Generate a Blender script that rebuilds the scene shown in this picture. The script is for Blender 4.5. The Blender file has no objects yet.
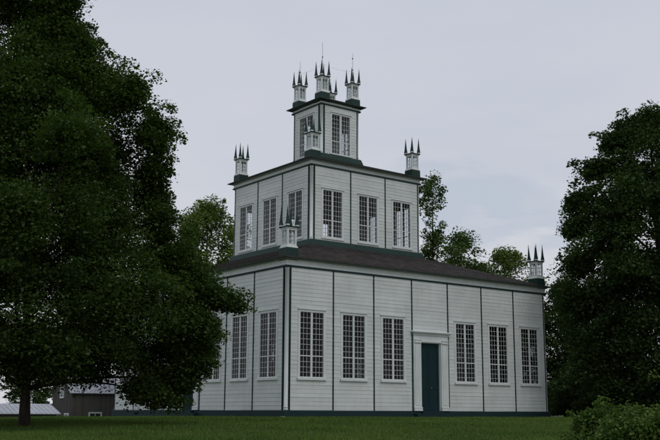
import bpy, math, random
import numpy as np
from mathutils import Vector, Matrix
D = bpy.data
scn = bpy.context.scene
COL = scn.collection
W = 18.3; HC = W/2                      # ground storey width
W2 = 8.15; W3 = 2.97
# ------------------------------------------------------------------ camera numbers
CAM = np.array([-26.321, -38.071, 0.2645])
FW = np.array([0.59310575, 0.78206545, 0.19130916])
RT = np.array([0.79627312, -0.6049223, 0.00425835])
UP = np.array([-0.11905749, -0.14980869, 0.98152059])
FPX = 986.0

def smooth(t):
    t = np.clip(t, 0, 1); return t*t*(3-2*t)

def ground_z(x, y):
    x = np.asarray(x, float); y = np.asarray(y, float)
    dx = np.maximum(np.maximum(-x, x-W), 0); dy = np.maximum(np.maximum(-y, y-W), 0)
    r = np.hypot(dx, dy)
    z = -1.35*smooth((r-6)/44) - 0.6*smooth((y-3)/18)*smooth((W-x)/10) - 0.6*smooth((y-24)/14)*(1-smooth((W-x)/10))
    z = z + 0.02*np.sin(x*0.9+1.3*np.sin(y*.31))*np.cos(y*0.7+.5)*smooth((r-1)/4)
    return z

def spot(px, dist):
    """ground point at a bearing (given as photo column) and a distance from the camera station"""
    d = FW + RT*(px-330)/FPX + UP*(220-400)/FPX
    n = np.array([FW[0], FW[1]]); n /= np.hypot(*n)
    t = dist/(d[:2]@n); q = CAM + t*d
    return float(q[0]), float(q[1]), float(ground_z(q[0], q[1]))

# ------------------------------------------------------------------ helpers
def tag(o, label=None, cat=None, group=None, kind=None):
    if label: o['label'] = label
    if cat: o['category'] = cat
    if group: o['group'] = group
    if kind: o['kind'] = kind
    return o

def empty(name, loc, label, cat, group=None, rz=0):
    o = D.objects.new(name, None); COL.objects.link(o)
    o.location = loc; o.rotation_euler = (0, 0, rz); o.empty_display_size = .3
    return tag(o, label, cat, group)

def link(name, mesh, parent=None, loc=(0,0,0), rz=0):
    o = D.objects.new(name, mesh); COL.objects.link(o)
    o.parent = parent; o.location = loc; o.rotation_euler = (0, 0, rz)
    return o

class MB:
    def __init__(s): s.v = []; s.f = []; s.m = []; s.sm = []
    def quad(s, pts, m=0, sm=False):
        b = len(s.v); s.v += [tuple(p) for p in pts]; s.f.append(tuple(range(b, b+len(pts)))); s.m.append(m); s.sm.append(sm)
    def box(s, x0, x1, y0, y1, z0, z1, m=0):
        b = len(s.v)
        s.v += [(x0,y0,z0),(x1,y0,z0),(x1,y1,z0),(x0,y1,z0),(x0,y0,z1),(x1,y0,z1),(x1,y1,z1),(x0,y1,z1)]
        for q in ((0,3,2,1),(4,5,6,7),(0,1,5,4),(1,2,6,5),(2,3,7,6),(3,0,4,7)):
            s.f.append(tuple(b+i for i in q)); s.m.append(m); s.sm.append(False)
    def loft(s, rings, m=0, sm=False, close=True, cap0=True, cap1=True):
        b = len(s.v); n = len(rings[0])
        for r in rings: s.v += [tuple(p) for p in r]
        for i in range(len(rings)-1):
            for j in range(n if close else n-1):
                k = (j+1) % n
                s.f.append((b+i*n+j, b+i*n+k, b+(i+1)*n+k, b+(i+1)*n+j)); s.m.append(m); s.sm.append(sm)
        if cap0: s.f.append(tuple(b+j for j in reversed(range(n)))); s.m.append(m); s.sm.append(False)
        if cap1: s.f.append(tuple(b+(len(rings)-1)*n+j for j in range(n))); s.m.append(m); s.sm.append(False)
    def sq(s, cx, cy, prof, m=0):
        """square section loft: prof = [(half, z), ...]"""
        s.loft([[(cx-h,cy-h,z),(cx+h,cy-h,z),(cx+h,cy+h,z),(cx-h,cy+h,z)] for h, z in prof], m)
    def cyl(s, cx, cy, prof, n=16, m=0):
        s.loft([[(cx+r*math.cos(2*math.pi*i/n), cy+r*math.sin(2*math.pi*i/n), z) for i in range(n)] for r, z in prof], m, True)
    def tube(s, pts, rad, n=6, m=0):
        pts = [Vector(p) for p in pts]; rings = []
        for i, p in enumerate(pts):
            t = (pts[min(i+1, len(pts)-1)] - pts[max(i-1, 0)]).normalized()
            a = t.orthogonal().normalized() if abs(t.z) > .9 else t.cross(Vector((0,0,1))).normalized()
            b = t.cross(a); r = float(rad[i])
            rings.append([p + r*(math.cos(2*math.pi*j/n)*a + math.sin(2*math.pi*j/n)*b) for j in range(n)])
        s.loft(rings, m, True)
    def mesh(s, name, mats):
        me = D.meshes.new(name); me.from_pydata(s.v, [], s.f)
        for m in mats: me.materials.append(m)
        me.polygons.foreach_set('material_index', s.m); me.polygons.foreach_set('use_smooth', s.sm)
        me.update(); return me

# ------------------------------------------------------------------ materials
class NT:
    def __init__(s, name):
        s.mat = D.materials.new(name); s.mat.use_nodes = True; s.nt = s.mat.node_tree; s.nt.nodes.clear()
        s.out = s.n('ShaderNodeOutputMaterial')
    def n(s, t, **kw):
        nd = s.nt.nodes.new(t)
        for k, v in kw.items():
            if k.startswith('i_'):
                key = k[2:].replace('_', ' ')
                nd.inputs[key].default_value = v
            else: setattr(nd, k, v)
        return nd
    def l(s, a, b): s.nt.links.new(a, b)
    def coords(s, kind='Object', scale=(1,1,1)):
        tc = s.n('ShaderNodeTexCoord'); mp = s.n('ShaderNodeMapping'); mp.inputs['Scale'].default_value = scale
        s.l(tc.outputs[kind], mp.inputs[0]); return mp.outputs[0]
    def noise(s, vec, scale, detail=4, rough=.55):
        t = s.n('ShaderNodeTexNoise'); t.inputs['Scale'].default_value = scale; t.inputs['Detail'].default_value = detail
        t.inputs['Roughness'].default_value = rough; s.l(vec, t.inputs['Vector']); return t.outputs[0]
    def ramp(s, fac, stops):
        r = s.n('ShaderNodeValToRGB'); e = r.color_ramp.elements
        e[0].position = stops[0][0]; e[0].color = (*stops[0][1], 1)
        e[1].position = stops[-1][0]; e[1].color = (*stops[-1][1], 1)
        for p, c in stops[1:-1]:
            q = e.new(p); q.color = (*c, 1)
        s.l(fac, r.inputs[0]); return r.outputs[0]
    def mix(s, fac, a, b, mode='MIX'):
        m = s.n('ShaderNodeMix', data_type='RGBA', blend_type=mode)
        if isinstance(fac, (int, float)): m.inputs[0].default_value = fac
        else: s.l(fac, m.inputs[0])
        for i, c in ((6, a), (7, b)):
            if isinstance(c, tuple): m.inputs[i].default_value = (*c, 1)
            else: s.l(c, m.inputs[i])
        return m.outputs[2]
    def math(s, op, a, b=None):
        m = s.n('ShaderNodeMath', operation=op)
        for i, c in ((0, a), (1, b)):
            if c is None: continue
            if isinstance(c, (int, float)): m.inputs[i].default_value = c
            else: s.l(c, m.inputs[i])
        return m.outputs[0]
    def bsdf(s, col, rough=.6, spec=.3, bump=None, bstr=.3, bdist=.02, **kw):
        p = s.n('ShaderNodeBsdfPrincipled')
        if isinstance(col, tuple): p.inputs['Base Color'].default_value = (*col, 1)
        else: s.l(col, p.inputs['Base Color'])
        if isinstance(rough, (int, float)): p.inputs['Roughness'].default_value = rough
        else: s.l(rough, p.inputs['Roughness'])
        p.inputs['Specular IOR Level'].default_value = spec
        for k, v in kw.items(): p.inputs[k].default_value = v
        if bump is not None:
            b = s.n('ShaderNodeBump'); b.inputs['Strength'].default_value = bstr; b.inputs['Distance'].default_value = bdist
            s.l(bump, b.inputs['Height']); s.l(b.outputs[0], p.inputs['Normal'])
        s.l(p.outputs[0], s.out.inputs[0]); return p

def paint_mat(name, base, dirt, board=None, rough=.55, amount=.5):
    m = NT(name); oi = m.n('ShaderNodeObjectInfo')
    v = m.coords()
    add = m.n('ShaderNodeVectorMath', operation='ADD'); m.l(v, add.inputs[0])
    cx = m.n('ShaderNodeCombineXYZ'); m.l(m.math('MULTIPLY', oi.outputs['Random'], 37.), cx.inputs[0]); m.l(cx.outputs[0], add.inputs[1])
    vec = add.outputs[0]
    big = m.noise(vec, .55, 5, .6); fine = m.noise(vec, 9, 5, .65)
    mp = m.n('ShaderNodeMapping'); mp.inputs['Scale'].default_value = (2.2, 2.2, .45); m.l(vec, mp.inputs[0])
    streak = m.noise(mp.outputs[0], 1.3, 7, .62)
    f = m.ramp(streak, [(.48, (0,0,0)), (.75, (1,1,1))])
    c = m.mix(m.math('MULTIPLY', f, amount), base, dirt)
    g = m.ramp(big, [(.35, (.86,.87,.86)), (.65, (1,1,1))])
    c = m.mix(1., c, g, 'MULTIPLY')
    if board:
        # every board weathered a little differently
        sep = m.n('ShaderNodeSeparateXYZ'); m.l(v, sep.inputs[0])
        row = m.math('FLOOR', m.math('DIVIDE', sep.outputs[2], board))
        wn = m.n('ShaderNodeTexWhiteNoise', noise_dimensions='2D')
        cc = m.n('ShaderNodeCombineXYZ'); m.l(row, cc.inputs[0])
        seg = m.math('FLOOR', m.math('ADD', m.math('DIVIDE', sep.outputs[0], 2.55), m.math('MULTIPLY', row, .37)))
        m.l(m.math('ADD', seg, m.math('MULTIPLY', oi.outputs['Random'], 17.)), cc.inputs[1]); m.l(cc.outputs[0], wn.inputs[0])
        g2 = m.ramp(wn.outputs[0], [(0, (.93,.935,.93)), (1, (1.0,1.0,1.0))])
        c = m.mix(1., c, g2, 'MULTIPLY')
    m.bsdf(c, rough, .15 if base[0] < .1 else .3, fine, .25, .006)
    return m.mat

BOARD = .19
M = {}
M['white'] = paint_mat('white_paint', (.74,.775,.755), (.50,.51,.46), None, .5, .4)
M['siding'] = paint_mat('clapboard_paint', (.715,.745,.72), (.47,.47,.41), BOARD, .6, .22)
M['teal'] = paint_mat('dark_teal_paint', (.015,.036,.038), (.024,.045,.045), None, .65, .4)
M['green'] = paint_mat('green_paint', (.018,.047,.038), (.036,.058,.048), None, .5, .4)
M['door'] = paint_mat('door_paint', (.010,.033,.038), (.018,.041,.044), None, .65, .4)

m = NT('roof_shingle'); v = m.coords()
br = m.n('ShaderNodeTexBrick'); br.inputs['Scale'].default_value = 1; br.inputs['Brick Width'].default_value = .3; br.inputs['Row Height'].default_value = .14
br.inputs['Mortar Size'].default_value = .008; br.inputs['Color1'].default_value = (.033,.031,.029,1); br.inputs['Color2'].default_value = (.075,.069,.064,1); br.inputs['Mortar'].default_value = (.015,.013,.012,1)
m.l(v, br.inputs[0]); n1 = m.noise(v, .8, 6, .7)
c = m.mix(1., br.outputs[0], m.ramp(n1, [(.3, (.6,.58,.57)), (.7, (1.3,1.22,1.17))]), 'MULTIPLY')
m.bsdf(c, .85, .2, br.outputs[1], .5, .01); M['roof'] = m.mat

m = NT('window_glass')
tr = m.n('ShaderNodeBsdfTransparent'); tr.inputs[0].default_value = (.66,.69,.69,1)
gl = m.n('ShaderNodeBsdfGlossy'); gl.inputs['Roughness'].default_value = .03; gl.inputs[0].default_value = (.9,.9,.9,1)
fr = m.n('ShaderNodeFresnel'); fr.inputs[0].default_value = 1.27
nv0 = m.coords(); oi = m.n('ShaderNodeObjectInfo'); ad = m.n('ShaderNodeVectorMath', operation='ADD'); m.l(nv0, ad.inputs[0]); m.l(oi.outputs['Location'], ad.inputs[1]); nn = m.noise(ad.outputs[0], 2.6, 3); bp = m.n('ShaderNodeBump'); bp.inputs['Strength'].default_value = .3; bp.inputs['Distance'].default_value = .05
m.l(nn, bp.inputs['Height']); m.l(bp.outputs[0], gl.inputs['Normal'])
mx = m.n('ShaderNodeMixShader'); m.l(fr.outputs[0], mx.inputs[0]); m.l(tr.outputs[0], mx.inputs[1]); m.l(gl.outputs[0], mx.inputs[2]); m.l(mx.outputs[0], m.out.inputs[0])
M['glass'] = m.mat
tr.inputs[0].default_value = (.46,.48,.48,1)
clear = m.mat.copy(); clear.name = 'upper_window_glass'
for nd in clear.node_tree.nodes:
    if nd.type == 'BSDF_TRANSPARENT': nd.inputs[0].default_value = (.88,.90,.91,1)
M['clear'] = clear

def simple(name, c1, c2, scale=3, rough=.7, spec=.3, **kw):
    m = NT(name); v = m.coords(); n = m.noise(v, scale, 5, .6)
    m.bsdf(m.ramp(n, [(.35, c1), (.65, c2)]), rough, spec, n, .3, .02, **kw); return m.mat
M['plaster'] = simple('interior_plaster', (.55,.54,.52), (.62,.61,.58))
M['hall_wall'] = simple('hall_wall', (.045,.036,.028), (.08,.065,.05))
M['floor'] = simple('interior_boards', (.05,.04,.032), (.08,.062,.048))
M['iron'] = simple('rod_iron', (.03,.03,.03), (.06,.055,.05), 20, .5)
M['brass'] = simple('handle_brass', (.25,.2,.1), (.3,.24,.12), 20, .4, .5, Metallic=.8)
M['stone'] = simple('field_stone', (.16,.15,.13), (.3,.28,.25), 8, .9)
M['bark'] = None
m = NT('tree_bark'); v = m.coords('Object', (6, 6, 1.2)); n = m.noise(v, 2.5, 6, .7)
m.bsdf(m.ramp(n, [(.35, (.028,.023,.018)), (.7, (.085,.07,.055))]), .9, .1, n, .9, .03); M['bark'] = m.mat

def leaf_mat(name, c1, c2, c3, clump=.5, trans=.25):
    m = NT(name); v = m.coords(); n = m.noise(v, clump, 3, .6)
    g = m.n('ShaderNodeNewGeometry')
    a = m.ramp(n, [(.36, c1), (.62, c2)])
    c = m.mix(m.ramp(g.outputs['Random Per Island'], [(.3, (0,0,0)), (1, (.85,.85,.85))]), a, c3)
    d = m.n('ShaderNodeBsdfDiffuse'); m.l(c, d.inputs[0])
    t = m.n('ShaderNodeBsdfTranslucent'); tc = m.mix(1., c, (1.1,1.25,.55), 'MULTIPLY'); m.l(tc, t.inputs[0])
    s = m.n('ShaderNodeMixShader'); s.inputs[0].default_value = trans; m.l(d.outputs[0], s.inputs[1]); m.l(t.outputs[0], s.inputs[2])
    gl = m.n('ShaderNodeBsdfGlossy'); gl.inputs['Roughness'].default_value = .45; gl.inputs[0].default_value = (.6,.65,.6,1)
    s2 = m.n('ShaderNodeMixShader'); s2.inputs[0].default_value = .018; m.l(s.outputs[0], s2.inputs[1]); m.l(gl.outputs[0], s2.inputs[2])
    m.l(s2.outputs[0], m.out.inputs[0]); return m.mat
M['leaf_dark'] = leaf_mat('maple_leaves', (.026,.053,.015), (.052,.090,.022), (.078,.12,.028), .5, .32)
M['leaf_deep'] = leaf_mat('deep_leaves', (.030,.056,.019), (.050,.088,.026), (.07,.11,.034))
M['leaf_mid'] = leaf_mat('mid_leaves', (.048,.082,.026), (.08,.125,.036), (.10,.15,.048), .4)
M['leaf_light'] = leaf_mat('light_leaves', (.085,.135,.035), (.125,.185,.045), (.16,.21,.06), .4)
M['leaf_shrub'] = leaf_mat('shrub_leaves', (.05,.095,.02), (.085,.14,.03), (.12,.18,.042), 1.5)

# ------------------------------------------------------------------ ground
m = NT('lawn_soil'); v = m.coords()
a = m.noise(v, .25, 5, .6); b = m.noise(v, 3.5, 6, .7); c0 = m.noise(v, 30, 4, .7)
c = m.mix(m.ramp(a, [(.35, (0,0,0)), (.65, (1,1,1))]), (.030,.062,.014), (.058,.098,.022))
c = m.mix(m.ramp(b, [(.5, (0,0,0)), (.8, (.6,.6,.6))]), c, (.06,.07,.03))
c = m.mix(m.ramp(c0, [(.45, (0,0,0)), (.7, (.6,.6,.6))]), c, (.02,.035,.012))
m.bsdf(c, .95, .1, c0, .8, .04); M['lawn'] = m.mat

def build_ground():
    xs = np.unique(np.concatenate([np.linspace(-2500, -100, 14), np.linspace(-100, 120, 150), np.linspace(120, 2500, 14)]))
    ys = np.unique(np.concatenate([np.linspace(-2500, -100, 14), np.linspace(-100, 140, 160), np.linspace(140, 2500, 14)]))
    X, Y = np.meshgrid(xs, ys); Z = ground_z(X, Y)
    nx, ny = len(xs), len(ys)
    v = np.stack([X.ravel(), Y.ravel(), Z.ravel()], 1)
    f = [(j*nx+i, j*nx+i+1, (j+1)*nx+i+1, (j+1)*nx+i) for j in range(ny-1) for i in range(nx-1)]
    me = D.meshes.new('ground'); me.from_pydata(v.tolist(), [], f); me.materials.append(M['lawn'])
    me.polygons.foreach_set('use_smooth', [True]*len(f)); me.update()
    tag(link('ground', me), kind='structure')
build_ground()

def fast_mesh(name, verts, nper, mat, smooth_=False):
    """verts (N*nper,3): N separate polygons of nper corners"""
    n = len(verts)//nper
    me = D.meshes.new(name); me.vertices.add(len(verts)); me.vertices.foreach_set('co', verts.astype(np.float32).ravel())
    me.loops.add(n*nper); me.loops.foreach_set('vertex_index', np.arange(n*nper, dtype=np.int32))
    me.polygons.add(n); me.polygons.foreach_set('loop_start', np.arange(0, n*nper, nper, dtype=np.int32))
    try: me.polygons.foreach_set('loop_total', np.full(n, nper, dtype=np.int32))
    except Exception: pass
    me.materials.append(mat); me.update(calc_edges=True); me.validate(); return me

m = NT('grass_blades'); v = m.coords(); a = m.noise(v, .3, 4, .6); g = m.n('ShaderNodeNewGeometry')
c = m.mix(m.ramp(a, [(.35, (0,0,0)), (.65, (1,1,1))]), (.056,.118,.019), (.105,.175,.032))
b2 = m.noise(v, 1.6, 5, .7)
c = m.mix(m.ramp(b2, [(.5, (0,0,0)), (.72, (.55,.55,.55))]), c, (.10,.12,.045))
c = m.mix(m.ramp(g.outputs['Random Per Island'], [(.55, (0,0,0)), (1, (.8,.8,.8))]), c, (.13,.16,.065))
dd = m.n('ShaderNodeBsdfDiffuse'); m.l(c, dd.inputs[0]); m.l(dd.outputs[0], m.out.inputs[0]); M['grass'] = m.mat

def build_grass():
    rng = np.random.default_rng(5); N = 340000
    # the stretch of lawn between the path of the viewer and the temple, denser nearby
    d = 14 + 44*rng.random(N)**1.25
    u = (rng.random(N)-.5)*1.0
    fx, fy = .6043, .7968
    x = CAM[0] + d*fx + u*d*.85*fy; y = CAM[1] + d*fy - u*d*.85*fx
    ins = (x > -.08) & (x < W+.08) & (y > -.08) & (y < W+.08)
    x = x[~ins]; y = y[~ins]; n = len(x); z = ground_z(x, y)
    clump = .5+.5*np.sin(x*1.7+2*np.sin(y*.9))*np.cos(y*1.3+1.5*np.sin(x*.6))
    near = (x > -.35) & (x < W+.35) & (y > -.35) & (y < W+.35)
    h = (.03+.035*rng.random(n))*(1+.5*clump); h[near] *= 1.7
    w = .008+.008*rng.random(n); a = rng.random(n)*6.283; tx = rng.normal(0, .35, n)*h; ty = rng.normal(0, .35, n)*h
    v = np.empty((n, 3, 3)); ca, sa = np.cos(a)*w, np.sin(a)*w
    v[:,0] = np.stack([x-ca, y-sa, z-.01], 1); v[:,1] = np.stack([x+ca, y+sa, z-.01], 1); v[:,2] = np.stack([x+tx, y+ty, z+h], 1)
    tag(link('grass', fast_mesh('grass', v.reshape(-1, 3), 3, M['grass'])), 'short green lawn grass growing in front of the white temple', 'grass', kind='stuff')
build_grass()
def build_clover():
    rng = np.random.default_rng(9); N = 1500
    d = 20+26*rng.random(N); u = rng.random(N)-.5
    x = CAM[0]+d*.6043+u*d*.75*.7968; y = CAM[1]+d*.7968-u*d*.75*.6043
    keep = (np.sin(x*.55+1)+np.cos(y*.6)+np.sin((x+y)*.23) > .2) & (u > .1) & ~((x > -.5) & (y > -.5)); x = x[keep]; y = y[keep]; n = len(x); z = ground_z(x, y)+.055+.02*rng.random(n)
    v = np.empty((n, 6, 3)); r = .007+.005*rng.random(n)
    for k in range(6):
        a = 6.283*k/6; v[:,k] = np.stack([x+r*math.cos(a), y+r*math.sin(a)*.7, z+r*math.sin(a)*.7], 1)
    tag(link('clover_flowers', fast_mesh('clover_flowers', v.reshape(-1, 3), 6, M['clover'])), 'tiny pale clover flowers scattered through the lawn', 'clover', kind='stuff')
m = NT('clover_petals'); m.bsdf((.22,.25,.15), .8, .1); M['clover'] = m.mat
build_clover()

# ------------------------------------------------------------------ temple
temple = empty('temple', (HC, HC, 0), 'white clapboard three tiered square temple with dark green trim and corner lanterns', 'building')
def rotk(x, y, k):
    for _ in range(k): x, y = -y, x
    return x, y
def place4(name, mesh, x=0, y=0, z=0, parent=temple):
    out = []
    for k in range(4):
        X, Y = rotk(x, y, k); out.append(link(name, mesh, parent, (X, Y, z), k*math.pi/2))
    return out

def wall_mesh(name, w, z0, z1, openings, seed, joints):
    """a wall of face 0 (outward -y) in temple coordinates, with lapped boards outside and plaster inside.
    openings: (u0,u1,z0,z1) measured from the face's left corner; joints: u of the vertical strips"""
    rnd = random.Random(seed); mb = MB(); H = w/2; th = .16
    us = sorted({.2, w-.2} | {o[i] for o in openings for i in (0, 1)})
    zs = sorted({z0, z1} | {o[i] for o in openings for i in (2, 3)})
    def isopen(u, z): return any(o[0] < u < o[1] and o[2] < z < o[3] for o in openings)
    # backing (outer sheet at y=-H, inner sheet at y=-H+th)
    for a, b in zip(us, us[1:]):
        for c, d in zip(zs, zs[1:]):
            if isopen((a+b)/2, (c+d)/2): continue
            mb.quad([(a-H,-H,c),(b-H,-H,c),(b-H,-H,d),(a-H,-H,d)], 0)
            mb.quad([(a-H,-H+th,c),(a-H,-H+th,d),(b-H,-H+th,d),(b-H,-H+th,c)], 1)
    for a, b, c, d in openings:                                   # reveals
        for P, Q in (((a,c),(a,d)),((a,d),(b,d)),((b,d),(b,c)),((b,c),(a,c))):
            mb.quad([(P[0]-H,-H,P[1]),(Q[0]-H,-H,Q[1]),(Q[0]-H,-H+th,Q[1]),(P[0]-H,-H+th,P[1])], 2)
    # lapped boards
    edges = [.2] + joints + [w-.2]
    r = math.floor(z0/BOARD)
    while r*BOARD < z1:
        zb = max(r*BOARD, z0); zt = min((r+1)*BOARD, z1)
        if zt-zb > .02:
            for e0, e1 in zip(edges, edges[1:]):
                segs = [(e0, e1)]
                for o in openings:
                    if o[3]-.02 > zb and o[2]+.02 < zt and o[2] < zb+.1 < o[3]+.1:
                        ns = []
                        for s0, s1 in segs:
                            if o[1] <= s0 or o[0] >= s1: ns.append((s0, s1)); continue
                            if o[0] > s0: ns.append((s0, o[0]))
                            if o[1] < s1: ns.append((o[1], s1))
                        segs = ns
                cut = []
                for s0, s1 in segs:
                    if s1-s0 > 1.2 and rnd.random() < .3:
                        q = s0+(s1-s0)*rnd.uniform(.25, .75); cut += [(s0, q-.003), (q+.003, s1)]
                    else: cut.append((s0, s1))
                for s0, s1 in cut:
                    pr = .018+rnd.uniform(-.005, .005); sag = rnd.uniform(-.004, .004); sag2 = rnd.uniform(-.004, .004)
                    x0, x1 = s0-H, s1-H; yt = -H-.006; yb = -H-pr; lb = zb-.012
                    mb.quad([(x0,yb,lb+sag),(x1,yb,lb+sag2),(x1,yt,zt),(x0,yt,zt)], 0)
                    mb.quad([(x0,-H,lb+sag),(x1,-H,lb+sag2),(x1,yb,lb+sag2),(x0,yb,lb+sag)], 0)
                    mb.quad([(x0,yt,zt),(x0,-H,zt),(x0,-H,lb+sag),(x0,yb,lb+sag)], 0)
                    mb.quad([(x1,yt,zt),(x1,yb,lb+sag2),(x1,-H,lb+sag2),(x1,-H,zt)], 0)
        r += 1
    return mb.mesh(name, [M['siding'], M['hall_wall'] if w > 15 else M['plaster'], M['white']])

def window_mesh(wd, z0, zm, z1, mul, rows_up, rows_lo, casing, sill, headtrim=True):
    """frame mesh; origin at the centre line, z absolute, outward -y, wall surface at y=0"""
    f = MB(); h = wd/2; c = casing
    # casing boards, head with cap mould, sill
    f.box(-h-c, -h, -.034, .02, z0, z1, 0); f.box(h, h+c, -.034, .02, z0, z1, 0)
    f.box(-h-c, h+c, -.037, .02, z1, z1+c*.85, 0)
    if headtrim: f.box(-h-c-.03, h+c+.03, -.085, .02, z1+c*.85, z1+c*.85+.035, 0)
    if sill: f.box(-h-c-.04, h+c+.04, -.105, .02, z0-.10, z0-.004, 0)
    else: f.box(-h-c, h+c, -.07, .02, z0-.085, z0-.004, 0)
    f.box(-mul/2, mul/2, -.012, .04, z0, z1, 0)                    # mullion
    half = (wd-mul)/2; fr = .014
    for s in (-1, 1):
        a = -h if s < 0 else mul/2; b = a+half
        f.box(a, a+fr, .006, .032, z0, z1, 0); f.box(b-fr, b, .006, .032, z0, z1, 0)
        f.box(a+fr, b-fr, .006, .032, z0, z0+fr*1.3, 0); f.box(a+fr, b-fr, .006, .032, z1-fr, z1, 0)
        f.box(a+fr, b-fr, .003, .034, zm-.024, zm+.024, 0)         # meeting rail
        t = .0078
        for i in (1, 2):
            x = a+fr+(half-2*fr)*i/3; f.box(x-t, x+t, .012, .026, z0+fr*1.3, z1-fr, 0)
        for zz0, zz1, n in ((z0+fr*1.3, zm-.028, rows_lo), (zm+.028, z1-fr, rows_up)):
            for i in range(1, n):
                z = zz0+(zz1-zz0)*i/n; f.box(a+fr, b-fr, .0135, .0245, z-t, z+t, 0)
    return f.mesh('window', [M['white']])
def pane_mesh(wd, z0, z1, mul, seed):
    g = MB(); h = wd/2; half = (wd-mul)/2
    for s in (-1, 1):
        a = -h if s < 0 else mul/2
        g.quad([(a+.01,.019,z0+.01),(a+half-.01,.019,z0+.01),(a+half-.01,.019,z1-.01),(a+.01,.019,z1-.01)])
    return g.mesh('glass', [M['clear'] if seed else M['glass']])

ST = [  # width, wall z0, line z, frieze top, eave z, window (w,z0,zm,z1,mullion,up,lo,casing,sill)
    dict(w=W,  z0=.343, line=7.07,  fr=7.40,  win=(1.37,1.84,2.875,4.95,.105,8,4,.13,True), n=7),
    dict(w=W2, z0=9.60, line=13.84, fr=14.10, win=(1.33,9.80,10.79,12.49,.105,6,4,.12,False), n=3),
    dict(w=W3, z0=15.46, line=18.54, fr=18.74, win=(1.37,15.58,16.35,18.02,.14,6,3,.12,False), n=1),
]
CI = .21
for si, s in enumerate(ST):
    w = s['w']; n = s['n']; H = w/2; bay = (w-2*CI)/n
    centers = [CI+bay*(i+.5) for i in range(n)]; joints = [CI+bay*i for i in range(1, n)]
    wd, wz0, wzm, wz1 = s['win'][:4]
    ops = []
    for i, c in enumerate(centers):
        if si == 0 and i == 3: ops.append((c-.69, c+.69, .31, 3.84))
        else: ops.append((c-wd/2, c+wd/2, wz0, wz1))
    place4('wall', wall_mesh('wall', w, s['z0'], s['line'], ops, 10+si, joints))
    # frieze
    mb = MB(); mb.box(-H-.015, H+.0149, -H-.012, -H+.1, s['line']+.045, s['fr'], 0)
    fm = mb.mesh('frieze', [M['white']])
    for k, o in enumerate(place4('frieze', fm)):
        if k % 2: o.scale = (1-.0006*k, 1-.0003, 1)
    # dark trim: strips between bays, at the corners, under the frieze
    mb = MB()
    for j in joints: mb.box(j-H-.034, j-H+.034, -H-.040, -H-.002, s['z0'], s['line']-.04, 0)
    for j in (CI+.012, w-CI-.012): mb.box(j-H-.030, j-H+.030, -H-.038, -H-.002, s['z0'], s['line']-.04, 0)
    mb.box(-H-.06, H+.06, -H-.062, -H+.02, s['line']-.04, s['line']+.045, 0)
    place4('trim_strip', mb.mesh('trim_strip', [M['teal'] if si == 0 else M['green']]))
    # rounded corner post with base and cap
    mb = MB(); cz0, cz1 = s['z0'], s['line']-.04
    mb.cyl(0, 0, [(.128, cz0), (.128, cz0+.06), (.116, cz0+.065), (.116, cz0+.11), (.128, cz0+.115), (.128, cz0+.15), (.108, cz0+.165),
                  (.108, cz1-.10), (.122, cz1-.09), (.122, cz1)], 20)
    place4('corner_post', mb.mesh('corner_post', [M['white']]), -H+.125, -H+.125)
    # windows
    fmesh = window_mesh(*s['win']); gmesh = pane_mesh(wd, wz0, wz1, s['win'][4], si)
    for k in range(4):
        for i, c in enumerate(centers):
            if si == 0 and i == 3: continue
            X, Y = rotk(c-H, -H, k)
            wo = link('window', fmesh, temple, (X, Y, 0), k*math.pi/2)
            link('glass', gmesh, wo)
# plinth of the ground storey, with top bevel, reaching into the ground
mb = MB(); e = HC+.06
mb.sq(0, 0, [(e, -1.2), (e, .30), (e-.045, .343)])
link('plinth', mb.mesh('plinth', [M['teal']]), temple)
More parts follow.
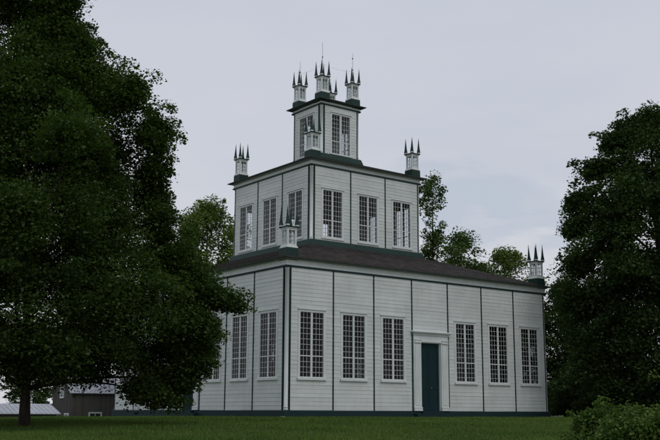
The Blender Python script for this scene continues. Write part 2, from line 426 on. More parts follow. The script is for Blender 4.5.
# doors
def door_parts():
    s = MB(); # surround, centred on the bay, outward -y, y=0 wall plane
    for sg in (-1, 1):
        x0, x1 = (-1.215, -.70) if sg < 0 else (.70, 1.215)
        s.box(x0, x1, -.075, .0, .343, 3.84, 0)
        s.box(x0+.09, x1-.09, -.095, -.076, .62, 3.70, 0)
        s.box(x0-.02, x1+.02, -.125, .0, .345, .42, 0); s.box(x0-.01, x1+.01, -.11, -.001, .42, .47, 0); s.box(x0-.02, x1+.02, -.125, -.001, .47, .53, 0)
        s.box(x0+.05, x1-.03, -.14, -.076, 3.80, 3.85, 0); s.box(x0+.06, x1-.04, -.115, -.076, 3.855, 3.93, 0); s.box(x0+.05, x1-.03, -.14, -.076, 3.935, 3.98, 0)
        s.box(sg*.70 if sg > 0 else -.70-.0, sg*.70+(.0 if sg > 0 else .0)+.001, -.01, .15, .31, 3.8, 0)
    s.box(-1.215, 1.215, -.072, 0, 3.842, 4.30, 0); s.box(-.72, .72, -.10, -.071, 3.842, 3.93, 0)
    s.box(-1.25, 1.25, -.12, 0, 4.20, 4.285, 0); s.box(-1.30, 1.30, -.20, 0, 4.287, 4.34, 0)
    # a sloping weather board on the head
    s.loft([[(-1.38,-.26,4.342),(-1.38,.0,4.342),(-1.38,.0,4.43),(-1.38,-.26,4.372)], [(1.38,-.26,4.342),(1.38,.0,4.342),(1.38,.0,4.43),(1.38,-.26,4.372)]], 0)
    s.box(-.69, -.665, .0, .155, .345, 3.84, 0); s.box(.665, .69, .0, .155, .345, 3.84, 0); s.box(-.664, .664, .0, .155, 3.80, 3.84, 0)
    sm = s.mesh('door_surround', [M['white']])
    d = MB(); d.box(-.66, .66, .10, .145, .345, 3.795, 0)
    for sg in (-1, 1):                                             # two leaves of raised boards round long panels
        a, b = (-.655, -.008) if sg < 0 else (.008, .655)
        d.box(a, a+.11, .082, .1, .35, 3.79, 0); d.box(b-.11, b, .082, .1, .35, 3.79, 0)
        for z0, z1 in ((.35, .62), (1.45, 1.6), (3.6, 3.79)): d.box(a+.11, b-.11, .083, .1, z0, z1, 0)
    dm = d.mesh('door', [M['door']])
    hb = MB(); hb.cyl(0, 0, [(.022, 0), (.022, .02), (.012, .025), (.012, .05), (.03, .06), (.034, .075), (.024, .09)], 10)
    hm = hb.mesh('handle', [M['brass']])
    t = MB(); t.box(-1.25, 1.25, -.34, -.062, -.25, .20, 0); t.box(-.72, .72, -.2, .1, .205, .30, 0); t.box(-.74, .74, -.12, .16, .302, .34, 0)
    tm = t.mesh('doorstep', [M['teal']])
    for k in range(4):
        X, Y = rotk(0, -HC, k); a = k*math.pi/2
        link('door_surround', sm, temple, (X, Y, 0), a)
        dd = link('door', dm, temple, (X, Y, 0), a)
        h = link('handle', hm, dd, (.06, .082, 1.5)); h.rotation_euler = (math.pi/2, 0, 0)
        link('doorstep', tm, temple, (X, Y, 0), a)
door_parts()
# roofs, eaves, skirts, floors
EO = .30
def roof(w, z_eave, w_in, z_in, skirt_z, name='roof'):
    e = w/2+EO; mb = MB(); b = w_in/2
    # shingled slope in thin courses
    n = max(3, int((e-b)/.2))
    for k in range(4):
        pr = None
        for i in range(n):
            t0, t1 = i/n, (i+1)/n
            r0, r1 = e+(b-e)*t0, e+(b-e)*t1
            za, zb = z_eave+.085+(z_in-z_eave-.085)*t0+.018, z_eave+.085+(z_in-z_eave-.085)*t1
            P = [(-r0,-r0,za),(r0,-r0,za),(r1,-r1,zb),(-r1,-r1,zb)]
            F = [(-r0,-r0,za-.018),(r0,-r0,za-.018),(r0,-r0,za),(-r0,-r0,za)]
            for q in (P, F):
                mb.quad([(*rotk(x, y, k), z) for x, y, z in q], 0)
    me = mb.mesh(name, [M['roof']]); link('roof', me, temple)
    # eave board with green edge and pale soffit
    mb = MB(); 
    def sqr(rings, m): mb.loft([[(-h,-h,z),(h,-h,z),(h,h,z),(-h,h,z)] for h, z in rings], m, cap0=False, cap1=False)
    sqr([(w/2-.05, z_eave-.0), (w/2+.10, z_eave-.0), (e-.12, z_eave+.03)], 1); sqr([(e-.12, z_eave+.03), (e-.02, z_eave+.045), (e, z_eave+.05), (e+.012, z_eave+.088), (e-.02, z_eave+.087)], 0)
    link('eave', mb.mesh('eave', [M['eave'], M['soffit']]), temple)
    # flashing skirt where the upper storey rises
    mb = MB(); h = w_in/2
    mb.loft([[(-r,-r,z),(r,-r,z),(r,r,z),(-r,r,z)] for r, z in [(h+.16, skirt_z-.34), (h+.15, skirt_z-.29), (h+.08, skirt_z-.06), (h+.05, skirt_z), (h-.05, skirt_z)]], 0, cap0=False, cap1=False)
    link('skirt_board', mb.mesh('skirt_board', [M['green']]), temple)
M['soffit'] = simple('soffit_boards', (.30,.33,.31), (.42,.44,.42), 4, .7)
M['eave'] = simple('eave_boards', (.045,.062,.052), (.08,.095,.082), 6, .7)
roof(W, 7.40, W2, 9.33, 9.62)
roof(W2, 14.10, W3, 15.17, 15.48)
mb = MB(); e = W3/2+EO
mb.loft([[(-h,-h,z),(h,-h,z),(h,h,z),(-h,h,z)] for h, z in [(W3/2-.05, 18.74), (W3/2+.10, 18.74), (e-.04, 18.775), (e, 18.79), (e+.012, 18.83), (.05, 19.30)]], 0, cap0=False)
link('roof', mb.mesh('roof_top', [M['eave']]), temple)
for z0, z1, h in ((.20,.30,HC-.2), (7.1,7.3,HC-.2), (9.35,9.5,W2/2-.2), (13.85,14.05,W2/2-.2), (15.2,15.35,W3/2-.2), (18.55,18.7,W3/2-.2)):
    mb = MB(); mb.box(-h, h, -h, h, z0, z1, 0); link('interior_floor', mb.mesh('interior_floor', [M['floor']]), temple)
# interior columns round the middle of the hall
mb = MB(); mb.cyl(0, 0, [(.2,.3), (.2,.5), (.15,.55), (.13,6.7), (.2,6.8), (.2,7.08)], 14); cm = mb.mesh('interior_column', [M['plaster']])
for a in (-3.9, -1.3, 1.3, 3.9):
    for b in (-3.9, 3.9): link('interior_column', cm, temple, (a, b, 0))
for b in (-1.3, 1.3):
    for a in (-3.9, 3.9): link('interior_column', cm, temple, (a, b, 0))

# corner lanterns: pedestal (part of the lantern mesh), glazed body, cap, four pinnacles
def lantern_meshes(ped):
    p = MB(); p.sq(0, 0, [(.335, -ped-.10), (.33, -.05), (.325, -.02), (.315, 0)]); pm = p.mesh('pedestal', [M['green']])
    b = MB(); H = .27
    b.sq(0, 0, [(.325, 0), (.325, .04), (.30, .06), (.285, .12)])
    for sx in (-1, 1):
        for sy in (-1, 1): b.box(*sorted((sx*H, sx*(H-.085))), *sorted((sy*H, sy*(H-.085))), .12, .92, 0)
    i = H-.085
    for k in range(4):
        def fb(x0, x1, y0, y1, z0, z1):
            c = [rotk(x0, y0, k), rotk(x1, y1, k)]
            b.box(min(c[0][0], c[1][0]), max(c[0][0], c[1][0]), min(c[0][1], c[1][1]), max(c[0][1], c[1][1]), z0, z1, 0)
        fb(-i, i, -H+.008, -H+.05, .12, .20); fb(-i, i, -H+.008, -H+.05, .86, .92)
        fb(-.011, .011, -H+.02, -H+.045, .20, .86)
        for z in (.42, .64): fb(-i, i, -H+.022, -H+.043, z-.011, z+.011)
    b.sq(0, 0, [(H+.005, .92), (.30, .95), (.31, .985)])
    bm = b.mesh('lantern', [M['white']])
    c = MB(); c.sq(0, 0, [(.315, .986), (.352, 1.0), (.362, 1.035), (.29, 1.055)]); cm = c.mesh('cap', [M['green']])
    q = MB(); q.sq(0, 0, [(.072, 0), (.072, .07)], 1); q.sq(0, 0, [(.082, .071), (.076, .10), (.050, .30), (.030, .58), (.015, .82), (.003, 1.0)], 0)
    qm = q.mesh('pinnacle', [M['green'], M['white']])
    g = MB()
    for k in range(4):
        P = [(-i,-H+.033,.2),(i,-H+.033,.2),(i,-H+.033,.86),(-i,-H+.033,.86)]
        g.quad([(*rotk(x, y, k), z) for x, y, z in P], 0)
    gm = g.mesh('glass', [M['clear']])
    return pm, bm, cm, qm, gm
lm = lantern_meshes(.5)
rods = {}
for w, z in ((W, 7.97), (W2, 14.70), (W3, 19.31)):
    ins = w/2-.31
    for k in range(4):
        X, Y = rotk(-ins, -ins, k)
        L = link('lantern', lm[1], temple, (X, Y, z), k*math.pi/2)
        link('pedestal', lm[0], L); link('cap', lm[2], L); link('glass', lm[4], L)
        for sx in (-1, 1):
            for sy in (-1, 1):
                q = link('pinnacle', lm[3], L, (sx*.275, sy*.275, 1.055))
                q.rotation_euler = (math.radians(random.Random(k*7+sx+sy*3+int(z)).uniform(-.8,.8)), math.radians(random.Random(k*5+sx*2+sy+int(z)).uniform(-.8,.8)), 0)
        if w == W3:
            top = (3.35, 3.15, 2.5, 2.75)[k]
            r = MB(); r.cyl(0, 0, [(.014, 1.05), (.012, 2.0), (.008, top-.15), (.002, top)], 6)
            for bz in ([2.32] if k == 0 else [2.0, 2.75][:2 if k == 1 else 1]):
                r.cyl(0, 0, [(.004, bz-.05), (.038, bz-.025), (.05, bz), (.038, bz+.025), (.004, bz+.05)], 8)
            link('lightning_rod', r.mesh('lightning_rod', [M['iron']]), L)
            rods[k] = (X, Y, z+1.9)
mb = MB()
for a, b in ((0, 1), (0, 3)):
    P = Vector(rods[a]); Q = Vector(rods[b]); pts = []
    for i in range(9):
        t = i/8; p = P.lerp(Q, t); p.z -= .12*4*t*(1-t); pts.append(p)
    mb.tube(pts, [.0035]*9, 5)
link('cable', mb.mesh('cable', [M['iron']]), temple)

# ------------------------------------------------------------------ trees
def noise3(p, seed):
    s = seed*1.37
    return (np.sin(p[:,0]*1.1+s)+np.sin(p[:,1]*1.3+s*2.1)+np.sin(p[:,2]*1.7+s*.7)+np.sin((p[:,0]+p[:,1])*.7+p[:,2]*.9+s*3))/4

def tree(name, base, prof, trunk_r, leaf, nclu, nleaf, crad, mat, seed, label, cat='tree', group=None, open_=0., lean=(0,0), droop=.35, flat=.4, ztrunk=None, inner=.3, lumps=.22, lobes=(), sprays=.22):
    """prof: [(height, radius)] of the crown above the base"""
    rng = np.random.default_rng(seed)
    hz = np.array([p[0] for p in prof]); hr = np.array([p[1] for p in prof])
    zz = np.linspace(hz[0], hz[-1], 200); rr = np.interp(zz, hz, hr)
    cdf = np.cumsum(rr+.15*rr.max()); cdf /= cdf[-1]
    z = np.interp(rng.random(nclu), cdf, zz); az = rng.random(nclu)*6.2832
    ph = rng.random(6)*6.28
    R = np.interp(z, hz, hr)*(1+lumps*(np.sin(2*az+ph[0]+z*.5)+.8*np.sin(3*az+ph[1]-z*.9)+.7*np.sin(5*az+ph[2]+z*1.7))/2)
    R = R*(1+lumps*.5*np.sin(z*2.6+ph[3]+np.sin(az*2+ph[4])*1.5))
    R = np.maximum(R-crad*.55, .05)
    t = inner+(1-inner)*rng.random(nclu)**.6
    H = hz[-1]
    cx = R*t*np.cos(az)+lean[0]*z/H; cy = R*t*np.sin(az)+lean[1]*z/H
    C = np.stack([cx, cy, z], 1)
    if open_ > 0:
        keep = noise3(C*1.3, seed) > -1+open_*1.2; C = C[keep]; t = t[keep]; az = az[keep]
    # reaching boughs: (towards the right of the photo, away from the viewer, height, radius, half height)
    for lx_, ly_, lz_, lr_, lh_ in lobes:
        k = int(9+lr_*lr_*16); q = rng.normal(0, 1, (k, 3)); q /= np.linalg.norm(q, axis=1)[:,None]; q *= (rng.random(k)**.5)[:,None]
        c0 = np.array([lx_*.797+ly_*.604, -lx_*.604+ly_*.797, lz_])
        q = c0+q*np.array([max(lr_-.45,.1), max(lr_-.45,.1), lh_])
        C = np.concatenate([C, q]); t = np.concatenate([t, np.full(k, .9)]); az = np.concatenate([az, np.arctan2(q[:,1], q[:,0])])
    n = len(C)
    crf = np.ones(n); crf[n-sum(int(9+l[3]*l[3]*16) for l in lobes):] = .62
    # loose sprays standing off the crown
    ne = int(n*sprays); pick = rng.choice(n, ne, replace=False); Cx = C[pick].copy(); rad_ = np.hypot(Cx[:,0], Cx[:,1])+1e-6
    push = crad*(.25+.6*rng.random(ne)); Cx[:,0] += Cx[:,0]/rad_*push; Cx[:,1] += Cx[:,1]/rad_*push; Cx[:,2] += rng.normal(.15, .4, ne)
    C = np.concatenate([C, Cx]); t = np.concatenate([t, np.full(ne, .9)]); az = np.concatenate([az, az[pick]]); crf = np.concatenate([crf, np.full(ne, .42)]); n = len(C)
    # limbs
    top = ztrunk if ztrunk else H*.93
    def trunk_pt(h): 
        f = h/top; return np.array([lean[0]*h/H+.15*math.sin(f*5+seed), lean[1]*h/H+.15*math.cos(f*4+seed)-.15*math.cos(seed), h])
    mb = MB(); N = 14
    pts = [trunk_pt(top*i/N) for i in range(N+1)]; pts[0] = np.array([0, 0, -.35])
    rad = [trunk_r*(1.35 if i == 0 else 1.0)*(1-.9*(i/N)**.9)+.012 for i in range(N+1)]
    mb.tube(pts, rad, 10)
    samples = [np.array(p) for p in pts[4:]]; srad = rad[4:]
    samples = list(samples); srad = list(srad)
    nl = 22 if n > 60 else 8
    idx = rng.choice(n, min(nl, n), replace=False)
    for j in idx:
        e = C[j]; hd = math.hypot(e[0], e[1]); h0 = np.clip(e[2]-hd*.75-.3, hz[0]*.55+.2, top*.95); s0 = trunk_pt(h0)
        mid = (s0+e)/2+np.array([0, 0, .12*hd])+rng.normal(0, .12, 3)
        P = []; Rr = []; r0 = max(.02, trunk_r*.42*(1-h0/top*.75))
        for i in range(8):
            q = i/7; P.append((1-q)**2*s0+2*q*(1-q)*mid+q*q*e); Rr.append(r0*(1-.85*q)+.008)
        mb.tube(P, Rr, 6); samples += P[1:]; srad += Rr[1:]
    # every leafy clump hangs on the nearest limb or on a twig that is already there
    S = np.empty((len(samples)+2*n, 3)); S[:len(samples)] = np.array(samples); SR = np.empty(len(S)); SR[:len(samples)] = srad; ns = len(samples)
    left = [j for j in range(n) if j not in set(idx.tolist())]
    d0 = [float(((S[:ns]-C[j])**2).sum(1).min()) for j in left]
    for _, j in sorted(zip(d0, left)):
        dd = S[:ns]-C[j]; cost = (dd**2).sum(1)+np.where(dd[:,2] > .2, .5, 0.); k = int(cost.argmin())
        a = S[k]; b = C[j]; L_ = float(np.linalg.norm(a-b))
        mid = (a+b)/2+rng.normal(0, .09*L_+.01, 3)+np.array([0, 0, .06*L_]); r_ = min(.028, SR[k]*.75)
        mb.tube([a, mid, b], [r_, r_*.8, max(.005, r_*.55)], 4)
        S[ns] = mid; SR[ns] = r_*.8; S[ns+1] = b; SR[ns+1] = r_*.62; ns += 2
    # leaves
    cnt = np.maximum(3, (nleaf*(.6+.8*rng.random(n))*crf**1.6).astype(int)); tot = cnt.sum()
    ci = np.repeat(np.arange(n), cnt)
    cr = crad*(.65+.7*rng.random(n))*crf
    o = rng.normal(0, 1, (tot, 3)); o /= np.linalg.norm(o, axis=1)[:,None]; o *= (rng.random(tot)**.45)[:,None]
    o[:,2] *= flat; o *= cr[ci][:,None]
    outx = np.cos(az)[ci]; outy = np.sin(az)[ci]
    ro = o[:,0]*outx+o[:,1]*outy
    o[:,2] -= droop*ro*t[ci]+droop*.35*np.hypot(o[:,0], o[:,1])**2/np.maximum(cr[ci], .1)
    P = C[ci]+o
    P = P[P[:,2] > .15]
    tot = len(P)
    nrm = rng.normal(0, .55, (tot, 3)); nrm[:,2] += 1; nrm /= np.linalg.norm(nrm, axis=1)[:,None]
    a = rng.normal(0, 1, (tot, 3)); a -= (a*nrm).sum(1)[:,None]*nrm; a /= np.linalg.norm(a, axis=1)[:,None]; b = np.cross(nrm, a)
    L = (leaf*(.5+.95*rng.random(tot)**1.3))[:,None]
    v = np.empty((tot, 4, 3)); v[:,0] = P-a*L*.5; v[:,1] = P+b*L*.48+nrm*L*.12+a*L*.05; v[:,2] = P+a*L*.55-nrm*L*.08; v[:,3] = P-b*L*.48+nrm*L*.12+a*L*.05
    root = empty(name, base, label, cat, group)
    link('trunk', mb.mesh('trunk', [M['bark']]), root)
    link('crown', fast_mesh('crown', v.reshape(-1, 3), 4, mat), root)
    return root

# big maple in front of the temple's left side
b = spot(26, 31)
tree('maple_tree', b, [(1.65,3.4),(2.2,5.0),(2.9,5.6),(4.0,5.5),(5.2,4.8),(6.4,4.0),(7.6,3.6),(8.9,3.4),(10.3,3.1),(11.2,2.4),(12.1,1.5),(12.8,.9),(15.0,.5)],
     .145, .086, 900, 410, .85, M['leaf_dark'], 3, 'huge dark maple tree covering the left side of the photo and overlapping the temple', inner=.25, lumps=.16, flat=.62, droop=.24,
     lobes=[(2.1,.3,11.0,1.15,.7),(3.0,-.5,10.6,.9,.5),(3.5,.6,9.7,.9,.6),(3.6,0,8.9,.8,.6),(3.6,.2,8.1,.8,.5),(3.6,.5,7.3,.85,.6),(3.9,-.4,6.3,.9,.6),(4.3,0,5.4,1.1,.7),(5.0,.8,4.6,1.0,.6),
            (5.7,0,4.1,.95,.45),(6.2,.3,4.0,.6,.3),(5.3,-.6,3.3,.8,.6),(5.2,.4,2.6,.9,.6),(5.0,-.2,1.8,.8,.5),(4.4,.3,1.4,1.0,.5),(3.9,-.8,1.25,.8,.4),(3.3,.6,1.0,.45,.25),(4.4,-.5,.9,.4,.2),(4.8,0,4.2,1.0,.7),(4.5,.5,2.7,1.1,.7),(-1.2,0,13.7,1.4,.9),(-2.6,.3,13.2,1.4,.9),
            (.3,0,14.2,1.2,1.0),(.6,.4,12.9,.9,.6),(1.2,-.3,11.9,.9,.5),(-3,1,12.4,1.5,.9),(-5.5,0,10,1.5,.9),(-6.5,1,5,1.5,.9),(1,-5.5,5.5,1.4,.8),(-2,5.5,6,1.5,.9),(2.2,-4.8,8,1.2,.7)])
# big tree on the right
b = spot(668, 57)
tree('broadleaf_tree', b, [(.6,4.6),(2.0,5.3),(4,5.6),(6.5,5.9),(8.8,6.0),(10.6,5.7),(12.2,5.0),(13.8,4.6),(15,3.7),(16,3.1),(17.2,1.7),(18.2,.6)],
     .3, .15, 760, 250, 1.0, M['leaf_deep'], 8, 'tall dark broadleaf tree at the right edge of the photo beside the temple', inner=.25, lumps=.16, flat=.6, lobes=[(-3.4,0,14.6,1.1,.7),(-4.5,.5,12.6,1.1,.6),(-5.0,-.5,10.8,1.1,.6),(-4.7,0,8.8,1.2,.7),(-4.6,.6,6.6,1.2,.7),(-1.2,0,17.0,1.2,.7),(-2.5,-.8,15.9,1.1,.6),(2,-1,16.5,1.5,.9),(-3.5,-4.5,8,1.5,.9),(-1,-5.2,12,1.5,.8)])
# trees behind
bg = 'trees standing behind the temple'
tree('slender_tree', spot(437, 80), [(3.5,2.2),(7.0,2.4),(11,2.3),(13.0,1.9),(14.3,1.2),(15.2,1.1),(16.4,1.6),(17.6,1.6),(18.9,1.2),(19.6,.6)], .18, .17, 170, 110, .62, M['leaf_mid'], 21,
     'slender open topped tree rising just right of the second tier', group=bg, open_=.5, inner=.1, flat=.85, droop=.08, lumps=.5)
tree('background_tree', spot(466, 84), [(1,3.0),(6,3.7),(10,3.7),(12.4,3.3),(14,2.4),(15.6,1.1)], .2, .18, 250, 150, .95, M['leaf_mid'], 22,
     'rounded green tree showing over the roof between slender tree and far right lantern', group=bg, lumps=.35, flat=.75, droop=.15)
tree('background_tree', spot(508, 88), [(1,3.4),(6,3.9),(10,3.8),(12,3.4),(13.6,2.5),(14.9,1.1)], .2, .18, 260, 150, .95, M['leaf_light'], 23,
     'yellowish green tree showing over the roof left of the far right lantern', group=bg, lumps=.35, flat=.75, droop=.15)
tree('background_tree', spot(566, 76), [(.4,2.2),(4,2.5),(7,2.4),(9,2.0),(10.6,1.3),(11.6,.6)], .16, .17, 190, 150, .9, M['leaf_deep'], 24,
     'dark tree standing just right of the temple end wall', group=bg, lumps=.35, flat=.75, droop=.15)
tree('background_tree', spot(612, 82), [(.4,3.6),(4,4),(7,3.8),(9,3),(11,1.2)], .2, .2, 240, 130, 1.0, M['leaf_deep'], 25,
     'dense dark tree behind the tall right tree', group=bg)
tree('background_tree', spot(203, 84), [(1,4.0),(6,5.2),(10,5.0),(13,4.8),(15.3,4.0),(17,2.8),(18.6,1.2)], .28, .19, 460, 140, 1.05, M['leaf_light'], 26,
     'mid green tree between the maple and the second tier', group=bg, lumps=.35, flat=.75, droop=.15)
tree('background_tree', spot(165, 90), [(1,4.0),(6,4.6),(10,4.2),(13,3.0),(15.3,1.6)], .28, .2, 260, 130, 1.05, M['leaf_deep'], 27,
     'dark tree hidden behind the maple crown beside the barn', group=bg)
tree('background_tree', spot(30, 112), [(.3,2.0),(2,3.0),(4,3.2),(6.5,2.6),(8.5,1.2)], .16, .2, 160, 110, .9, M['leaf_deep'], 28,
     'low dark tree seen between the maple trunk and the barn', group=bg)
for px, dd, h_, lb in ((300, 90, 12.5, 'tree behind the temple glimpsed through the windows right of the near corner'), (352, 94, 12.5, 'tree behind the temple glimpsed through the middle windows of the right face')):
    tree('background_tree', spot(px, dd), [(.6,3.6),(4,4.6),(8,4.2),(11,2.6),(h_,1)], .2, .24, 170, 90, 1.1, M['leaf_deep'], 60+px, lb, group=bg)
# low bushes closing the right side under the big tree
for i, (px, dd, h, r, mt, lb) in enumerate([(556, 70, 2.4, 1.9, 'leaf_deep', 'dark low bush nearest to the temple end wall'), (580, 64, 2.9, 2.3, 'leaf_deep', 'dark low bush second from the temple end wall'),
        (607, 60, 2.6, 2.1, 'leaf_deep', 'dark low bush under the tall right tree'), (640, 58, 3.0, 2.4, 'leaf_deep', 'dark low bush behind the trunk of the tall right tree')]):
    tree('bush', spot(px, dd), [(.1,r*.8),(h*.35,r),(h*.7,r*.8),(h,r*.3)], .05, .10, 150, 170, .55, M[mt], 40+i, lb, 'bush', 'dark bushes right of the temple', ztrunk=h*.7)
# near shrub, bottom right
for i, (px, dd, h, r, lb) in enumerate([(601, 17.5, 0.96, .85, 'light green leafy shrub at the bottom right, left one of two'), (652, 16.3, 1.02, 1.0, 'light green leafy shrub at the bottom right corner behind pink flowers')]):
    tree('shrub', spot(px, dd), [(.05,r*.8),(h*.35,r),(h*.75,r*.85),(h,r*.5)], .03, .05, 260, 190, .27, M['leaf_shrub'], 50+i, lb, 'shrub', 'leafy shrubs in the foreground', ztrunk=h*.7, flat=.75, droop=.15, inner=.15, sprays=.06)
# pink flowers
M['petal'] = simple('pink_petals', (.45,.16,.2), (.6,.26,.3), 30, .7)
def flowers():
    rng = random.Random(4); st = MB(); pe = MB(); lf = MB()
    x, y, z = spot(651, 15.0)
    for i in range(9):
        a = rng.uniform(0, 6.28); r = rng.uniform(.02, .22); h = rng.uniform(.42, .64); bx, by = r*math.cos(a), r*math.sin(a)
        st.tube([(bx*.4,by*.4,-.03),(bx*.8,by*.8,h*.5),(bx,by,h)], [.006,.005,.004], 5)
        for k in range(3):
            hh = h*(.3+.2*k); t = rng.uniform(0, 6.28); c, s = math.cos(t), math.sin(t)
            lf.quad([(bx*.8,by*.8,hh),(bx*.8+.05*c-.02*s,by*.8+.05*s+.02*c,hh+.03),(bx*.8+.11*c,by*.8+.11*s,hh+.02),(bx*.8+.05*c+.02*s,by*.8+.05*s-.02*c,hh+.03)])
        for ring, (rr, up, nn) in enumerate(((.035,.0,7), (.024,.012,6), (.012,.02,5))):
            for k in range(nn):
                t = 6.283*k/nn+ring; c, s = math.cos(t), math.sin(t); w = rr*.45
                pe.quad([(bx,by,h+up),(bx+rr*.6*c-w*s,by+rr*.6*s+w*c,h+up+.01),(bx+rr*c,by+rr*s,h+up+.018),(bx+rr*.6*c+w*s,by+rr*.6*s-w*c,h+up+.01)])
    root = empty('flowering_plant', (x, y, z), 'small pink flowering plant in the bottom right corner in front of the shrub', 'flower')
    link('stem', st.mesh('stem', [M['leaf_shrub']]), root); link('leaf', lf.mesh('leaf', [M['leaf_shrub']]), root); link('blossom', pe.mesh('blossom', [M['petal']]), root)
flowers()

# ------------------------------------------------------------------ barn on the left
m = NT('weathered_boards'); v = m.coords(); sp = m.n('ShaderNodeSeparateXYZ'); m.l(v, sp.inputs[0])
k = m.math('FLOOR', m.math('DIVIDE', m.math('ADD', sp.outputs[0], sp.outputs[1]), .22))
wn = m.n('ShaderNodeTexWhiteNoise', noise_dimensions='1D'); m.l(k, wn.inputs[1])
n = m.noise(m.coords('Object', (5,5,.6)), 2, 5, .7)
c = m.mix(.5, m.ramp(wn.outputs[0], [(0, (.075,.07,.066)), (1, (.13,.12,.112))]), m.ramp(n, [(.3, (.06,.055,.05)), (.7, (.15,.14,.13))]))
m.bsdf(c, .9, .1, n, .5, .02); M['boards'] = m.mat
m = NT('metal_roofing'); v = m.coords(); n = m.noise(v, 1.2, 5, .6)
m.bsdf(m.ramp(n, [(.3, (.34,.36,.39)), (.7, (.46,.48,.52))]), .4, .5, n, .2, .01, Metallic=.25); M['tin'] = m.mat
M['dark_glass'] = simple('dark_window_glass', (.02,.025,.03), (.03,.035,.04), 3, .08, .6)
def barn(px, dist, yaw, lx, ly, eave, ridge, label, name, wins, gap=.2):
    """gable walls face -x / +x, long walls face -y / +y; origin at the near left corner"""
    x, y, z = spot(px, dist); root = empty(name, (x, y, z), label, name.replace('_', ' ') if name != 'barn' else 'barn', None, yaw)
    th = .06; mb = MB(); bb = MB()
    def board(p0, p1, h0, h1):
        bb.loft([[(p0[0],p0[1],-.6),(p1[0],p1[1],-.6)] , [(p0[0],p0[1],h0),(p1[0],p1[1],h1)]], 0, close=False, cap0=False, cap1=False)
    mb.loft([[(0,0,-.6),(lx,0,-.6),(lx,ly,-.6),(0,ly,-.6)], [(0,0,eave),(lx,0,eave),(lx,ly,eave),(0,ly,eave)]], 0, cap1=False)
    mb.quad([(0,ly,eave),(0,0,eave),(0,ly/2,ridge)]); mb.quad([(lx,0,eave),(lx,ly,eave),(lx,ly/2,ridge)])
    rnd = random.Random(3); t = .02                                # battens
    x_ = .1
    while x_ < lx-.05: mb.box(x_-.02, x_+.02, -t, 0, -.6, eave-.02, 0); x_ += .22+rnd.uniform(-.01, .01)
    y_ = .1
    while y_ < ly-.05:
        hh = eave+(ridge-eave)*(1-abs(y_-ly/2)/(ly/2))-.02; mb.box(-t, 0, y_-.02, y_+.02, -.6, hh, 0); y_ += .22+rnd.uniform(-.01, .01)
    link('wall', mb.mesh('wall', [M['boards']]), root)
    r = MB(); ov = .3; sl = (ridge-eave)/(ly/2)
    for sgn in (0, 1):
        ya, yb = (-ov, ly/2) if sgn == 0 else (ly+ov, ly/2)
        za = eave-sl*ov; A = [(-ov,ya,za),(lx+ov,ya,za),(lx+ov,yb,ridge),(-ov,yb,ridge)]
        r.loft([[(p[0],p[1],p[2]+.02) for p in A], [(p[0],p[1],p[2]+.08) for p in A]], 0)
        q = -ov+.05
        while q < lx+ov:
            r.loft([[(q-.015,ya,za+.08),(q+.015,ya,za+.08),(q+.015,yb,ridge+.08),(q-.015,yb,ridge+.08)], [(q-.015,ya,za+.11),(q+.015,ya,za+.11),(q+.015,yb,ridge+.11),(q-.015,yb,ridge+.11)]], 0); q += .4
    link('roof', r.mesh('roof', [M['tin']]), root)
    for face, u, z0, ww, hh in wins:
        f = MB(); c = .12
        f.box(-ww/2-c, -ww/2, -.08, .0, z0-c, z0+hh+c); f.box(ww/2, ww/2+c, -.08, .0, z0-c, z0+hh+c)
        f.box(-ww/2, ww/2, -.08, 0, z0+hh, z0+hh+c); f.box(-ww/2, ww/2, -.08, 0, z0-c, z0)
        f.box(-.025, .025, -.06, -.04, z0, z0+hh); f.box(-ww/2, -.025, -.06, -.04, z0+hh/2-.02, z0+hh/2+.02); f.box(.025, ww/2, -.06, -.04, z0+hh/2-.02, z0+hh/2+.02)
        g = MB(); g.box(-ww/2, ww/2, -.035, -.028, z0, z0+hh)
        loc, rz = ((u, 0, 0), 0) if face == 's' else ((0, u, 0), -math.pi/2)
        wo = link('window', f.mesh('window', [M['white']]), root, loc, rz); link('glass', g.mesh('glass', [M['dark_glass']]), wo)
    return root
yb = math.radians(-1)
barn(72, 88, yb, 11, 4.6, 3.2, 4.75, 'weathered grey board barn with pale metal roof seen under the maple', 'barn', [('w', 2.3, 2.75, .6, 1.05), ('s', 2.2, .35, 1.0, .95), ('w', 1.0, .35, .7, .85)])
barn(-14, 80, 0, 5.9, 4.2, 1.15, 1.85, 'low grey shed with pale metal roof left of the barn behind the maple trunk', 'shed', [])

# stones along the foot of the wall
for i, (x, y, s) in enumerate([(-.28, -.2, .13), (2.6, -.25, .12), (1.3, -.22, .10), (W+.25, -.3, .2), (14.9, -.27, .1), (-.25, 4.2, .12)]):
    rng = np.random.default_rng(i); r = MB(); n = 9
    rings = []
    for rr, zz in ((1.0, -.4), (1.05, .1), (.8, .42), (.35, .55)):
        rings.append([(s*rr*(1+.18*rng.normal())*math.cos(6.283*k/n)*1.3, s*rr*(1+.18*rng.normal())*math.sin(6.283*k/n), s*zz) for k in range(n)])
    r.loft(rings, 0)
    lbs = ['small pale stone lying at the near corner of the temple', 'small pale stone below the first dark strip right of the near corner', 'tiny pale stone below the first window right of the near corner',
           'flat pale stone at the right end of the temple wall', 'small pale stone below the last windows on the right', 'small pale stone on the left side of the temple foot']
    tag(link('stone', r.mesh('stone', [M['stone']]), None, (x, y, float(ground_z(x, y)))), lbs[i], 'stone', 'stones along the temple foot')

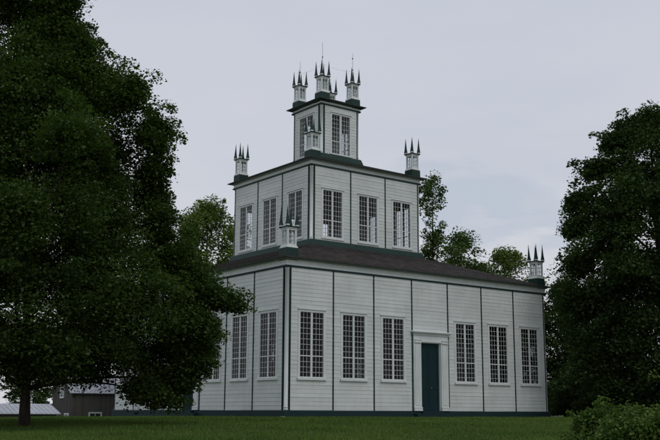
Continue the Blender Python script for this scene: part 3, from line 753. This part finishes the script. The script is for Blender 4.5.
# ------------------------------------------------------------------ sky and light
SUN_EL, SUN_AZ = math.radians(48), math.radians(168)   # azimuth clockwise from +y
world = D.worlds.new('World'); scn.world = world; world.use_nodes = True
nt = world.node_tree; nt.nodes.clear()
def wn_(t): return nt.nodes.new(t)
sky = wn_('ShaderNodeTexSky'); sky.sky_type = 'NISHITA'; sky.sun_disc = False; sky.sun_elevation = SUN_EL; sky.sun_rotation = SUN_AZ
sky.air_density = 1; sky.dust_density = 2
bg1 = wn_('ShaderNodeBackground'); bg1.inputs[1].default_value = .08; nt.links.new(sky.outputs[0], bg1.inputs[0])
tc = wn_('ShaderNodeTexCoord'); mp = wn_('ShaderNodeMapping'); mp.inputs['Scale'].default_value = (1, 1, 3.2); nt.links.new(tc.outputs['Generated'], mp.inputs[0])
no = wn_('ShaderNodeTexNoise'); no.inputs['Scale'].default_value = 2.6; no.inputs['Detail'].default_value = 6; no.inputs['Roughness'].default_value = .5; nt.links.new(mp.outputs[0], no.inputs[0])
rp = wn_('ShaderNodeValToRGB'); e = rp.color_ramp.elements
e[0].position = .33; e[0].color = (.575,.615,.705,1); e[1].position = .58; e[1].color = (.635,.655,.73,1)
nt.links.new(no.outputs[0], rp.inputs[0])
bg2 = wn_('ShaderNodeBackground'); bg2.inputs[1].default_value = 1.0; # a bluish break in the cloud low over the roof, with a pale wisp in it
def direction_patch(px, py, size, sz):
    d = FW+RT*(px-330)/FPX+UP*(220-py)/FPX; d = d/np.linalg.norm(d)
    sub = wn_('ShaderNodeVectorMath'); sub.operation = 'SUBTRACT'; nt.links.new(wob.outputs[0], sub.inputs[0]); sub.inputs[1].default_value = tuple(d)
    scl = wn_('ShaderNodeVectorMath'); scl.operation = 'MULTIPLY'; nt.links.new(sub.outputs[0], scl.inputs[0]); scl.inputs[1].default_value = (1/size, 1/size, 1/sz)
    ln = wn_('ShaderNodeVectorMath'); ln.operation = 'LENGTH'; nt.links.new(scl.outputs[0], ln.inputs[0])
    mr = wn_('ShaderNodeMapRange'); mr.interpolation_type = 'SMOOTHERSTEP'; mr.inputs[1].default_value = 1.0; mr.inputs[2].default_value = .2; nt.links.new(ln.outputs['Value'], mr.inputs[0]); return mr.outputs[0]
n3 = wn_('ShaderNodeTexNoise'); n3.inputs['Scale'].default_value = 9; n3.inputs['Detail'].default_value = 7; nt.links.new(mp.outputs[0], n3.inputs[0])
c3 = wn_('ShaderNodeVectorMath'); c3.operation = 'SUBTRACT'; nt.links.new(n3.outputs[1], c3.inputs[0]); c3.inputs[1].default_value = (.5,.5,.5)
s3 = wn_('ShaderNodeVectorMath'); s3.operation = 'SCALE'; nt.links.new(c3.outputs[0], s3.inputs[0]); s3.inputs[3].default_value = .14
wob = wn_('ShaderNodeVectorMath'); wob.operation = 'ADD'; nt.links.new(tc.outputs['Generated'], wob.inputs[0]); nt.links.new(s3.outputs[0], wob.inputs[1])
cur = rp.outputs[0]
sx = wn_('ShaderNodeSeparateXYZ'); nt.links.new(wob.outputs[0], sx.inputs[0])
hr_ = wn_('ShaderNodeMapRange'); hr_.interpolation_type = 'SMOOTHSTEP'; hr_.inputs[1].default_value = .36; hr_.inputs[2].default_value = .12; hr_.inputs[4].default_value = .85; nt.links.new(sx.outputs[2], hr_.inputs[0])
hm = wn_('ShaderNodeMix'); hm.data_type = 'RGBA'; nt.links.new(hr_.outputs[0], hm.inputs[0]); nt.links.new(cur, hm.inputs[6]); hm.inputs[7].default_value = (.69,.695,.735,1); cur = hm.outputs[2]
for px, py, sz_, szz, colr, amt in ((478, 203, .13, .045, (.50,.56,.655,1), .75), (496, 214, .05, .010, (.66,.675,.73,1), .45), (560, 226, .10, .02, (.52,.575,.67,1), .6), (540, 150, .2, .03, (.58,.61,.69,1), .4)):
    k_ = direction_patch(px, py, sz_, szz); mm = wn_('ShaderNodeMath'); mm.operation = 'MULTIPLY'; nt.links.new(k_, mm.inputs[0]); mm.inputs[1].default_value = amt
    mi = wn_('ShaderNodeMix'); mi.data_type = 'RGBA'; nt.links.new(mm.outputs[0], mi.inputs[0]); nt.links.new(cur, mi.inputs[6]); mi.inputs[7].default_value = colr; cur = mi.outputs[2]
nt.links.new(cur, bg2.inputs[0])
mx = wn_('ShaderNodeMixShader'); mx.inputs[0].default_value = .9; nt.links.new(bg1.outputs[0], mx.inputs[1]); nt.links.new(bg2.outputs[0], mx.inputs[2])
wo = wn_('ShaderNodeOutputWorld'); nt.links.new(mx.outputs[0], wo.inputs[0])
sl = D.lights.new('sun', 'SUN'); sl.energy = .5; sl.angle = math.radians(25); sl.color = (1, .97, .93)
so = D.objects.new('sun', sl); COL.objects.link(so)
dv = Vector((math.sin(SUN_AZ)*math.cos(SUN_EL), math.cos(SUN_AZ)*math.cos(SUN_EL), math.sin(SUN_EL)))
so.rotation_euler = dv.to_track_quat('Z', 'Y').to_euler(); so.location = (0, -30, 40)

# ------------------------------------------------------------------ camera
cd = D.cameras.new('camera'); co = D.objects.new('camera', cd); COL.objects.link(co)
R = Matrix(((RT[0], UP[0], -FW[0]), (RT[1], UP[1], -FW[1]), (RT[2], UP[2], -FW[2])))
co.matrix_world = Matrix.Translation(Vector(CAM)) @ R.to_4x4()
cd.sensor_fit = 'HORIZONTAL'; cd.sensor_width = 36; cd.lens = FPX/660*36; cd.clip_start = .1; cd.clip_end = 6000
scn.camera = co
scn.view_settings.view_transform = 'Standard'; scn.view_settings.look = 'None'; scn.view_settings.gamma = 1; scn.view_settings.exposure = 0
scn.view_settings.use_curve_mapping = False
scn.render.engine = 'CYCLES'
